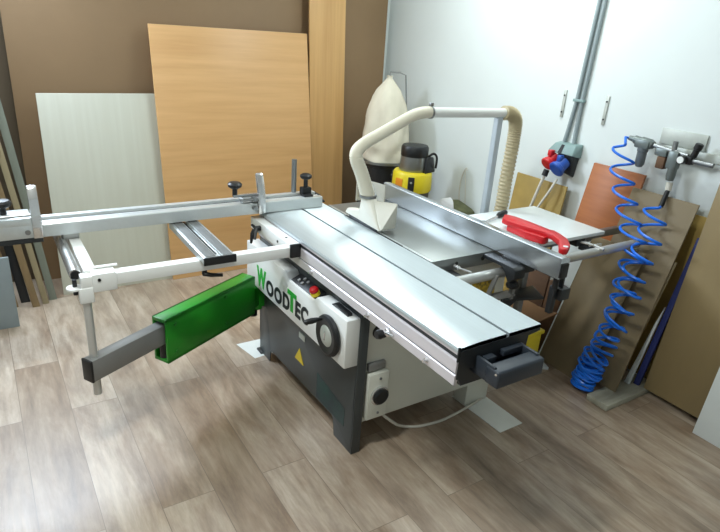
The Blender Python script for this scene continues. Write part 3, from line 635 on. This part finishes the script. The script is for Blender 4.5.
solo('board_offcut', M_WHITEBD, 'short white strip with pointed top leaning left of the blue strip', 'wood strip', (hull, [(-1.442, 2.74, .034), (-1.412, 2.74, .034), (-1.442, 2.752, .034), (-1.412, 2.752, .034), (-1.374, 2.80, .50), (-1.374, 2.812, .50), (-1.395, 2.79, .40), (-1.395, 2.80, .40)], .001))
solo('board_offcut', M_WOOD2, 'thin pale lath leaning against right edge of the olive board', 'wood strip', (leaning, -1.448, -1.436, 2.655, 2.80, .034, .74, .012, .055))
solo('leaning_board', M_OSB, 'mustard board upright against the wall behind the long blue strip', 'board', (leaning, -1.52, -1.20, 2.885, 2.905, .034, .97, .012))
B = bmesh.new(); box(B, (-1.462, 2.455, 0), (-1.338, 2.915, .033), .004)
tag(build('timber_block', B, M_BLOCK), 'weathered grey timber block on the floor under the right boards', 'timber block')

# ------------------------------------------------------------------ electrics on the right wall
for x0_, x1_, x2_, x3_, lab in ((-2.222, -2.239, -2.258, -2.266, 'left grey conduit pipe running up the right wall above the sockets'), (-2.188, -2.203, -2.202, -2.198, 'right grey conduit pipe running up the right wall above the sockets')):
    solo('conduit_pipe', M_CONDUIT, lab, 'pipe', (tube, [(x0_+.02, 2.917, 2.74), (x0_, 2.917, 1.93), (x1_, 2.917, 1.41), (x2_, 2.915, 1.237), (x3_, 2.912, 1.168)], .0115, 12))
solo('conduit_clip', M_TEAL, 'teal grey clip holding both conduit pipes above the sockets', 'clip', (box, (-2.258, 2.902, 1.40), (-2.186, 2.929, 1.416), .003))
T = thing('power_socket', (-2.225, 2.93, 1.05), 'teal grey wall socket box with one red and one blue outlet', 'socket')
part('housing', M_TEAL, T, (hull, [(-2.305, 2.929, 1.165), (-2.140, 2.929, 1.172), (-2.305, 2.929, 1.10), (-2.140, 2.929, 1.09), (-2.295, 2.87, 1.160), (-2.150, 2.87, 1.165), (-2.325, 2.845, 1.108), (-2.140, 2.845, 1.108)], .005))
part('gap', M_BLACK, T, (hull, [(-2.243, 2.866, 1.158), (-2.222, 2.866, 1.158), (-2.246, 2.842, 1.112), (-2.222, 2.842, 1.112), (-2.243, 2.89, 1.15), (-2.222, 2.89, 1.11)], 0))
part('back_box', M_BLACKM, T, (hull, [(-2.27, 2.929, 1.10), (-2.150, 2.929, 1.10), (-2.26, 2.929, 1.0), (-2.165, 2.929, .97), (-2.27, 2.875, 1.10), (-2.150, 2.875, 1.10), (-2.25, 2.89, 1.0), (-2.165, 2.89, .99)], .004))
def outlet(x, z, m, name, r):
    c = V((x, 2.85, z)); ax = V((-.10, -.80, -.60)).normalized()
    o = part(name, m, T, (lathe, c - ax*.03, [(0, 0), (r*.72, 0), (r*.78, .05), (r*.92, .055), (r*.95, .066), (0, .066)], 24, ax))
    part('lid', m, o, (lathe, c + ax*.038, [(0, 0), (r*1.0, 0), (r*1.0, .008), (r*.85, .014), (0, .016)], 24, ax), (box, (x-.016, 2.815, z+.022), (x+.012, 2.85, z+.058), .005))
outlet(-2.278, 1.062, M_RED, 'red_outlet', .042)
outlet(-2.206, 1.045, M_BLUE, 'blue_outlet', .050)
part('plug', M_BLACK, T, (cyl, (-2.287, 2.83, 1.0), (-2.29, 2.82, .962), .018, 14))
solo('socket_cable', M_CABLE, 'left white cable hanging straight from the red power outlet', 'cable', (tube, spline([(-2.29, 2.82, .96), (-2.30, 2.80, .88), (-2.318, 2.765, .70), (-2.33, 2.74, .45)], 6), .009, 8))
solo('socket_cable', M_CABLE, 'right white cable slanting from under the blue power outlet', 'cable', (tube, spline([(-2.20, 2.83, .965), (-2.215, 2.80, .89), (-2.275, 2.755, .70), (-2.30, 2.735, .45)], 6), .007, 8))
for x, z0, z1, lab in ((-2.335, 1.30, 1.455, 'thin metal wall strip left of the conduit pipes'), (-2.047, 1.30, 1.455, 'thin metal wall strip right of the conduit pipes')):
    o = solo('wall_strip', M_PLATE, lab, 'wall strip', (box, (x-.009, 2.922, z0), (x+.009, 2.9295, z1), .001))
    for z in (z0+.03, z1-.03): part('screw', M_BLACKM, o, (cyl, (x, 2.924, z), (x, 2.918, z), .005, 8))
solo('wall_wire', M_CABLE, 'thin loose wire sticking up the wall near the olive bundle', 'wire', (tube, spline([(-3.07, 2.925, .50), (-3.10, 2.915, .62), (-3.10, 2.915, .74), (-3.06, 2.91, .83), (-3.045, 2.91, .815)], 6), .004, 6), (tube, spline([(-3.03, 2.925, .52), (-3.04, 2.915, .66), (-3.065, 2.91, .82)], 6), .003, 6))

# ------------------------------------------------------------------ compressed air unit
T = thing('air_regulator', (-1.6, 2.93, 1.2), 'compressed air filter and regulator unit mounted on the right wall', 'regulator')
part('mounting_plate', M_PLATE, T, (box, (-1.695, 2.920, 1.268), (-1.462, 2.929, 1.345), .001), label='blotchy pale mounting plate')
part('wall_rail', M_PLATE, T, (box, (-1.66, 2.912, 1.225), (-1.18, 2.929, 1.265), .002))
part('air_pipe', M_STEEL, T, (cyl, (-1.80, 2.86, 1.27), (-1.50, 2.86, 1.243), .011, 14), (cyl, (-1.48, 2.86, 1.225), (-1.375, 2.865, 1.222), .012, 14))
part('hose_fitting', M_REGB, T, (lathe, (-1.825, 2.86, 1.272), [(0, 0), (.012, 0), (.016, .03), (.022, .035), (.022, .07), (.026, .075), (.026, .125), (.018, .14), (0, .14)], 16, (1, 0, -.09)))
FL = part('filter_head', M_REGB, T, (box, (-1.775, 2.83, 1.235), (-1.695, 2.885, 1.28), .008))
part('filter_bowl', M_SMOKE, FL, (lathe, (-1.735, 2.858, 1.24), [(0, 0), (.027, 0), (.027, .02), (.024, .024), (.024, .085), (.016, .10), (0, .105)], 20, (.0, 0, -1)))
part('regulator_body', M_REGB, T, (box, (-1.59, 2.835, 1.165), (-1.535, 2.885, 1.255), .012), (box, (-1.665, 2.845, 1.215), (-1.60, 2.885, 1.255), .008))
part('solenoid', M_SCRAP, T, (box, (-1.645, 2.845, 1.155), (-1.60, 2.885, 1.215), .006), label='reddish brown valve block')
part('top_nipple', M_STEEL, T, (cyl, (-1.575, 2.86, 1.25), (-1.575, 2.86, 1.30), .012, 12))
part('lubricator_bowl', M_REGB, T, (lathe, (-1.557, 2.858, 1.18), [(0, 0), (.022, 0), (.022, .05), (.018, .07), (0, .075)], 20, (0, 0, -1)))
GG = part('gauge', M_BLACK, T, (cyl, (-1.508, 2.86, 1.225), (-1.508, 2.815, 1.225), .021, 22), (box, (-1.53, 2.84, 1.205), (-1.47, 2.88, 1.245), .006))
part('gauge_dial', M_GLASSW, GG, (cyl, (-1.508, 2.816, 1.225), (-1.508, 2.812, 1.225), .0165, 22))
part('pressure_knob', M_BLACK, T, (lathe, (-1.475, 2.86, 1.245), [(0, 0), (.015, 0), (.015, .035), (.019, .038), (.019, .062), (.015, .066), (0, .066)], 18, (.25, 0, 1)))
part('outlet_stem', M_CABLE, T, (cyl, (-1.552, 2.858, 1.10), (-1.548, 2.855, 1.06), .015, 14))
part('outlet_hose', M_BLACK, T, (cyl, (-1.548, 2.855, 1.065), (-1.535, 2.805, .985), .012, 12))
def helix(path, turns, r0, r1, ph, pw, jit, seed):
    rnd = random.Random(seed); path = spline(path, 40); n = len(path); out = []; L = [0]
    for a, b in zip(path, path[1:]): L.append(L[-1]+(b-a).length)
    N = int(turns*20); J = [V((rnd.uniform(-1, 1), rnd.uniform(-.5, .5), rnd.uniform(-1, 1))) for _ in range(int(turns*2)+3)]
    for i in range(N+1):
        t = i/N; tt = 1;
        for (ta, sa), (tb, sb) in zip(pw, pw[1:]):
            if t <= tb: tt = sa+(t-ta)/(tb-ta)*(sb-sa); break
        tt *= L[-1]; j = min(max(k for k in range(n) if L[k] <= tt+1e-9), n-2)
        f = (tt-L[j])/max(1e-9, L[j+1]-L[j]); c = path[j].lerp(path[j+1], f)
        a = ph + 2*math.pi*turns*t; r = (r0+(r1-r0)*t)*min(1, t*turns*4)
        q = i/10; k = int(q); w_ = q-k; w_ = w_*w_*(3-2*w_); jj = J[k].lerp(J[k+1], w_)
        g = max(0, min(1, (t-.18)*3)); g *= 1 if t < .9 else max(.15, (1-t)*10)
        tilt = .35*g*math.sin(i/20*2.3+seed)
        o = V((math.cos(a), math.sin(a)*.62, math.cos(a)*tilt))*r + jj*jit*g
        out.append(c + o)
    return out
hA = helix([(-1.800, 2.80, 1.245), (-1.775, 2.775, 1.13), (-1.70, 2.745, 1.0), (-1.615, 2.71, .881), (-1.535, 2.665, .792), (-1.495, 2.605, .663), (-1.478, 2.565, .539), (-1.472, 2.525, .41), (-1.478, 2.50, .276), (-1.505, 2.50, .15), (-1.528, 2.505, .06), (-1.532, 2.508, .03)], 20, .062, .058, 1.7, ((0, 0), (.25, .40), (.60, .86), (1, 1)), .016, 3)
hB = helix([(-1.525, 2.78, .985), (-1.525, 2.75, .94), (-1.505, 2.725, .88), (-1.485, 2.68, .81), (-1.470, 2.615, .69), (-1.455, 2.575, .57), (-1.458, 2.53, .44), (-1.472, 2.505, .31), (-1.503, 2.505, .16), (-1.527, 2.508, .06), (-1.532, 2.508, .02)], 17, .064, .060, 2.0, ((0, 0), (.20, .34), (.58, .85), (1, 1)), .018, 8)
solo('spiral_air_hose', M_HOSEBL, 'coiled bright blue air hose hanging from the air unit to the floor', 'hose',
     (tube, [V((-1.82, 2.86, 1.272)), V((-1.835, 2.84, 1.273))] + hA + hB[::-1] + [V((-1.535, 2.805, .985))], .007, 8))

# ------------------------------------------------------------------ repeats carry one group each
GROUPS = {'timber_strip': 'timber strips leaning at the left edge', 'chipboard_panel': 'veneered panels on the left wall', 'hardboard_sheet': 'hardboard sheets on the left wall',
          'leaning_board': 'boards leaning on the right wall', 'board_offcut': 'narrow strips between the right boards', 'floor_pad': 'white sheets on the floor under the saw',
          'wood_offcut': 'dark offcuts behind the cardboard box', 'conduit_pipe': 'grey conduit pipes above the sockets', 'socket_cable': 'white cables under the sockets', 'wall_strip': 'thin metal strips on the right wall'}
for o in COL.objects:
    k = o.name.split('.')[0]
    if o.parent is None and k in GROUPS: o['group'] = GROUPS[k]
